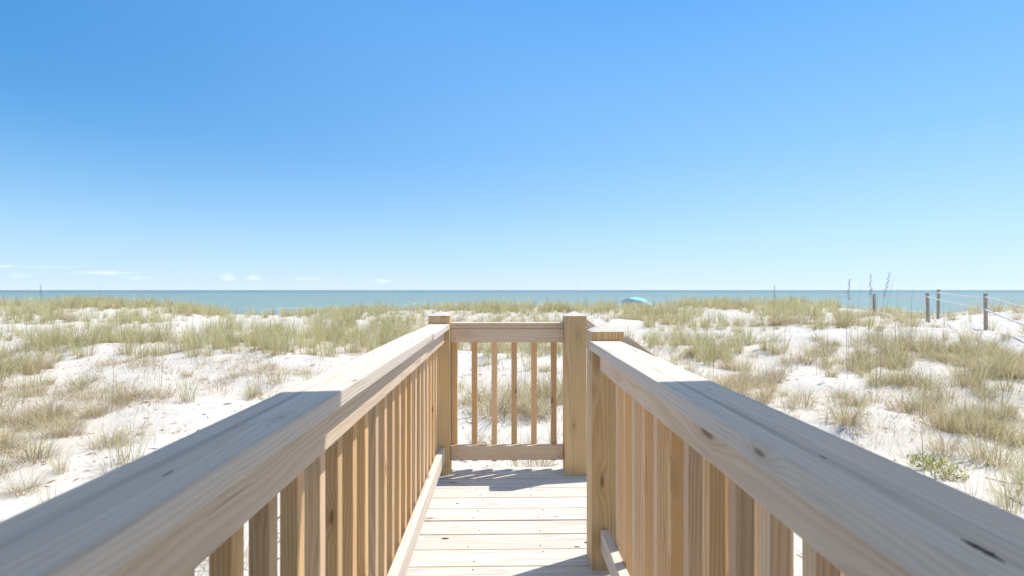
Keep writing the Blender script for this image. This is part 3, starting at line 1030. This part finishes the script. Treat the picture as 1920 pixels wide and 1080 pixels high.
# the strips outside the picture carry on with the same grass
outside = (cpx < -20) | (cpx > 1940)
best[outside] = 0.55 * (lum[outside] > 0.5)
bk[outside] = 9
best = np.minimum(best, 0.85)
best *= np.clip(0.40 + 1.3 * (lum - 0.28), 0.15, 1.2)
lum2 = fbm(cand_x / 0.7, cand_y / 0.6, 77, 2) + 0.5
floor_ = 0.07 + 0.25 * sstep(0.45, 0.7, lum2)
for zx, zy, rx, ry in CLEAR:
    floor_ *= 1 - 0.9 * np.exp(-(((cpx - zx) / rx) ** 2 + ((cpy - zy) / ry) ** 2) ** 2)
weak = best < floor_
best = np.maximum(best, floor_)
# keep clear of deck, stair and house
free = ~((np.abs(cand_x - 0.03) < 0.75) & (cand_y < 3.75)) & ~((cand_x > 0.4) & (cand_x < 2.1) & (cand_y > 2.0) & (cand_y < 3.6))
# candidates per square metre falls with distance so far tufts do not pile up
keep = (RNG.uniform(0, 1, len(cand_x)) < best * np.interp(cand_y, [3, 8, 16, 27, 30], [.30, .30, .34, .33, .2]) * 0.66) & free
ix = np.nonzero(keep)[0]
parts = []
for k in ix:
    x, y = cand_x[k], cand_y[k]
    kd = ZONES[bk[k]][5] if bk[k] >= 0 else 'sparse'
    if weak[k]: kd = RNG.choice(['sparse', 'thatch', 'dry', 'green', 'stem'], p=[.36, .30, .14, .12, .08])
    elif RNG.uniform() < 0.05: kd = 'stem'
    if kd in ('green', 'bushy', 'golden') and RNG.uniform() < 0.22:
        kd = 'dry' if RNG.uniform() < .6 else 'thatch'
    sz = RNG.uniform(.5, 1.4) * (1.0 if y < 20 else 0.95)
    parts.append(tuft(kd, x, y, sz, np.interp(y, [4, 8, 14, 26], [.75, 1.0, 1.45, 2.3]), np.interp(y, [4, 8, 14, 26], [1.0, .85, .55, .38])))
    # loose dead litter round the tufts
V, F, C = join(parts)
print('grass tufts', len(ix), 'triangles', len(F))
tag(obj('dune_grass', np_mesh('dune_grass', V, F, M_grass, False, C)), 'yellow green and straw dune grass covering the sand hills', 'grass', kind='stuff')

# dead blades and twigs lying on the sand
n = 8000
ly = 3.4 + 18 * RNG.uniform(0, 1, n) ** 1.2
lx = RNG.uniform(-1.15, 1.15, n) * ly
ok = ~((np.abs(lx - 0.03) < 0.8) & (ly < 3.8))
dens = fbm(lx / 1.1, ly / 0.9, 51, 3) + 0.5
ok &= RNG.uniform(0, 1, n) < np.clip((dens - 0.36) * 4, 0.08, 1)
lx, ly = lx[ok], ly[ok]; n = len(lx)
base = np.stack([lx, ly, height(lx, ly) + 0.006], -1)
V, F, C = blades(base, RNG.uniform(0, 6.28, n), RNG.uniform(.03, .16, n), np.full(n, .985), RNG.uniform(-.05, .05, n), RNG.uniform(.002, .0045, n),
                 pick(n, [DEAD, STRAW, ROOT], [3, 3, 1]), pick(n, [DEAD, ROOT], [1, 1]))
# lay them flat: follow the ground
V[:, 2] = height(V[:, 0], V[:, 1]) + 0.004 + 0.02 * RNG.uniform(0, 1, len(V)) * (np.arange(len(V)) % 7 > 2)
tag(obj('plant_litter', np_mesh('plant_litter', V, F, M_grass, False, C)), 'dead grass blades and twigs strewn over the sand', 'litter', kind='stuff')

# single clumps one can pick out on the sand
VAR = {}
for kd in ('bushy', 'dry', 'green', 'sparse'):
    VAR[kd] = []
    for q_ in range(3):
        ps = [tuft(kd, 0, 0, 1.0, 0.85, 1.25, True)]
        if kd in ('bushy', 'dry'):
            ps.append(tuft('thatch', 0, 0, 0.9, 0.85, 0.8, True))
        v_, f_, c_ = join(ps)
        VAR[kd].append(np_mesh('grass_tuft', v_, f_, M_grass, False, c_))
TUFTS = [
    (28, 838, 1.0, 'bushy', 'green spiky grass clump at the left picture edge above a dark patch'),
    (82, 858, 1.15, 'bushy', 'olive grass clump on the left sand beside the leftmost green one'),
    (137, 812, 1.0, 'dry', 'upright straw coloured clump among thatch on the left slope'),
    (60, 918, 0.8, 'dry', 'small dry clump casting spiky shadow near the left picture edge, lowest of all'),
    (6, 886, 0.85, 'bushy', 'clump cut by the left picture edge, below the green spiky one'),
    (128, 882, 0.55, 'green', 'small green tuft on open sand just above the left railing'),
    (222, 832, 1.0, 'dry', 'reddish brown dry clump with long shadow on the left sand'),
    (244, 752, 1.0, 'bushy', 'clump with pale arching blades in the middle of the left slope'),
    (312, 742, 1.15, 'dry', 'brown dense clump with dark shadow left of a green one'),
    (358, 752, 1.1, 'green', 'bright green clump right of the dark brown clump'),
    (160, 730, 0.9, 'bushy', 'olive clump below the bare white sand patch at left'),
    (450, 705, 0.9, 'dry', 'dry clump on the left above the railing bend'),
    (480, 740, 0.7, 'dry', 'small brown clump beside the left railing'),
    (575, 700, 0.8, 'dry', 'thin dry clump left of the far part of the left railing'),
    (200, 885, 0.45, 'sparse', 'wispy tuft of few blades close to the left railing'),
    (925, 778, 1.9, 'dry', 'large tangled brown clump seen through the left half of the far railing'),
    (1012, 776, 1.6, 'bushy', 'grey green clump seen through the right half of the far railing'),
    (870, 760, 0.8, 'dry', 'dark dry clump behind the leftmost balusters of the far railing'),
    (990, 852, 0.7, 'bushy', 'low clump just beyond the deck edge under the far railing'),
    (1510, 762, 1.05, 'dry', 'dark brown round clump with a green neighbour on the right slope'),
    (1488, 768, 0.75, 'green', 'yellow green tuft pressed against the dark round clump'),
    (1592, 796, 1.2, 'bushy', 'rounded bushy clump with dark heart above the right railing'),
    (1782, 852, 1.05, 'dry', 'amber spiky clump with twiggy base on the right sand'),
    (1868, 872, 1.3, 'bushy', 'large clump with dark brown heart near the right picture edge'),
    (1912, 836, 1.2, 'bushy', 'dark clump cut by the right picture edge'),
    (1838, 800, 0.9, 'green', 'bright green tuft in the middle of the right slope'),
    (1440, 728, 1.1, 'dry', 'brown thatchy clump with tall green blades behind the right railing'),
    (1702, 772, 1.1, 'bushy', 'tall olive clump left of the bare sand bowl at right'),
    (1760, 752, 0.9, 'dry', 'dry clump in the middle of the bare sand bowl'),
    (1905, 962, 0.9, 'green', 'lowest green tuft beside the right railing at the picture edge'),
    (1868, 925, 0.5, 'sparse', 'thin tuft of few blades left of the lowest green tuft'),
    (1462, 610, 1.3, 'bushy', 'dense dark green clump on the white crest slope right of the umbrella'),
    (1590, 611, 1.3, 'bushy', 'round lone clump on white sand below the tall seed stalks'),
]
for k, (px_, py_, sz, kd, lab) in enumerate(TUFTS):
    x, y = ground_at(px_, py_)
    o = obj('grass_tuft', VAR[kd][k % 3], None, (x, y, gz(x, y)), (0, 0, random.uniform(0, 6.28)))
    s = sz * random.uniform(.93, 1.07)
    o.scale = (s, s, s * random.uniform(.9, 1.08))
    tag(o, lab, 'grass clump', 'grass clumps standing out on the dunes')

# low green forb at the right railing
def forb(px_, py_, sz, lab):
    x, y = ground_at(px_, py_)
    n = 150
    a = RNG.uniform(0, 6.28, n); r = 0.20 * sz * np.sqrt(RNG.uniform(0, 1, n))
    base = np.stack([np.cos(a) * r, np.sin(a) * r, RNG.uniform(0.0, .14, n) * sz], -1)
    v, f, c = blades(base, RNG.uniform(0, 6.28, n), RNG.uniform(.04, .09, n) * sz, RNG.uniform(.4, .9, n), RNG.uniform(0, .5, n), RNG.uniform(.014, .024, n) * sz,
                     pick(n, [LIME, YELLOW, GREEN], [4, 1.2, 2]), pick(n, [GREEN, OLIVE], [1, 1]))
    v2, f2, c2 = blades(np.stack([np.cos(a[:30]) * r[:30] * .4, np.sin(a[:30]) * r[:30] * .4, np.full(30, -.01)], -1), a[:30], RNG.uniform(.12, .24, 30) * sz, RNG.uniform(.2, .8, 30), np.full(30, .1), np.full(30, .004), pick(30, [OLIVE], [1]), pick(30, [DEAD], [1]))
    V, F, C = join([(v, f, c), (v2, f2, c2)])
    o = obj('beach_plant', np_mesh('beach_plant', V, F, M_grass, False, C), None, (x, y, gz(x, y)))
    tag(o, lab, 'plant', 'low leafy plants by the right railing')


forb(1752, 884, 1.0, 'low bright green leafy plant above the right railing')
forb(1790, 902, 0.85, 'smaller leafy plant right of the bright green one')

# ------------------------------------------------------------------ sea oat stalks
M_stalk = plain('dry_stalk', (0.40, 0.34, 0.24), 0.8, var=0.2, scale=40)
M_seed = plain('sea_oat_seed', (0.42, 0.34, 0.22), 0.8, var=0.2, scale=60)


def stalk(px_, py_top, y, lean, lab, seed=True, thick=0.004):
    x = at_y(px_, y)
    g = gz(x, y)
    zt = EYE - (py_top - 543) * y / 960.0
    h = zt - g
    E = empty('sea_oat_stalk', (x, y, g), lab, 'stalk', 'tall seed stalks against the sea and sky')
    pts = [Vector((lean * h * s * s, 0.04 * math.sin(s * 3), h * s - 0.03 * (s == 0))) for s in (0, .25, .5, .75, .9, 1.0)]
    rad = [thick, thick * .9, thick * .75, thick * .6, thick * .5, thick * .35]
    obj('stem', tube('stem', pts, rad, M_stalk, 5), E, (x, y, g))
    if seed:
        vs_, fs_ = [], []
        for k in range(34):
            s = 0.80 + 0.2 * k / 33
            c = Vector((lean * h * s * s, 0.04 * math.sin(s * 3), h * s))
            a = random.uniform(0, 6.28); d = Vector((math.cos(a), math.sin(a), -0.35)).normalized()
            ln = random.uniform(.03, .065) * (1.15 - (k / 33) * .6)
            w = Vector((-d.y, d.x, 0)).normalized() * 0.009
            b0 = len(vs_)
            e = c + d * ln
            vs_ += [c, c + d * ln * .55 + w, e + Vector((0, 0, -.012)), c + d * ln * .55 - w]
            fs_.append((b0, b0 + 1, b0 + 2, b0 + 3))
        obj('seed_head', mesh_from('seed_head', vs_, fs_, M_seed), E, (x, y, g))


stalk(1596, 523, 9.6, 0.03, 'seed stalk with a fluffy tip farthest left of the tall stalks at right')
stalk(1618, 531, 10.2, 0.02, 'short thin stalk just right of the fluffy tipped one', False, .0035)
stalk(1640, 514, 9.0, 0.01, 'straight tall stalk standing left of the leftmost fence post')
stalk(1652, 509, 8.8, 0.12, 'tallest stalk leaning right across the leftmost fence post', True)
stalk(1660, 516, 9.2, 0.14, 'second leaning stalk beside the tallest one', False)
stalk(1690, 540, 10.5, 0.03, 'short stalk over the sea between the fence posts', False, .0035)
stalk(1720, 536, 10.8, 0.02, 'thin stalk left of the paired fence posts', False, .0035)
stalk(1081, 530, 10.0, 0.01, 'lone thin stalk rising over the sea behind the far right post', False, .0035)
stalk(1456, 535, 13.0, 0.01, 'thin stalk rising from the crest clump right of the umbrella', True, .0035)
stalk(64, 538, 15.0, 0.01, 'thin stalk on the left crest nearest the picture edge', False, .0045)
stalk(88, 534, 15.0, 0.02, 'taller thin stalk on the left crest', True, .0045)
stalk(309, 640, 8.6, 0.02, 'dark bare stalk standing among the left grass band', False, .0035)
stalk(305, 690, 8.0, -0.01, 'dark bare stalk below the left grass band', False, .0035)
stalk(1745, 735, 5.2, 0.0, 'thin bare stalk just above the right railing', False, .004)
stalk(1828, 715, 6.6, 0.0, 'bare stalk standing in the bare sand bowl', False, .0035)
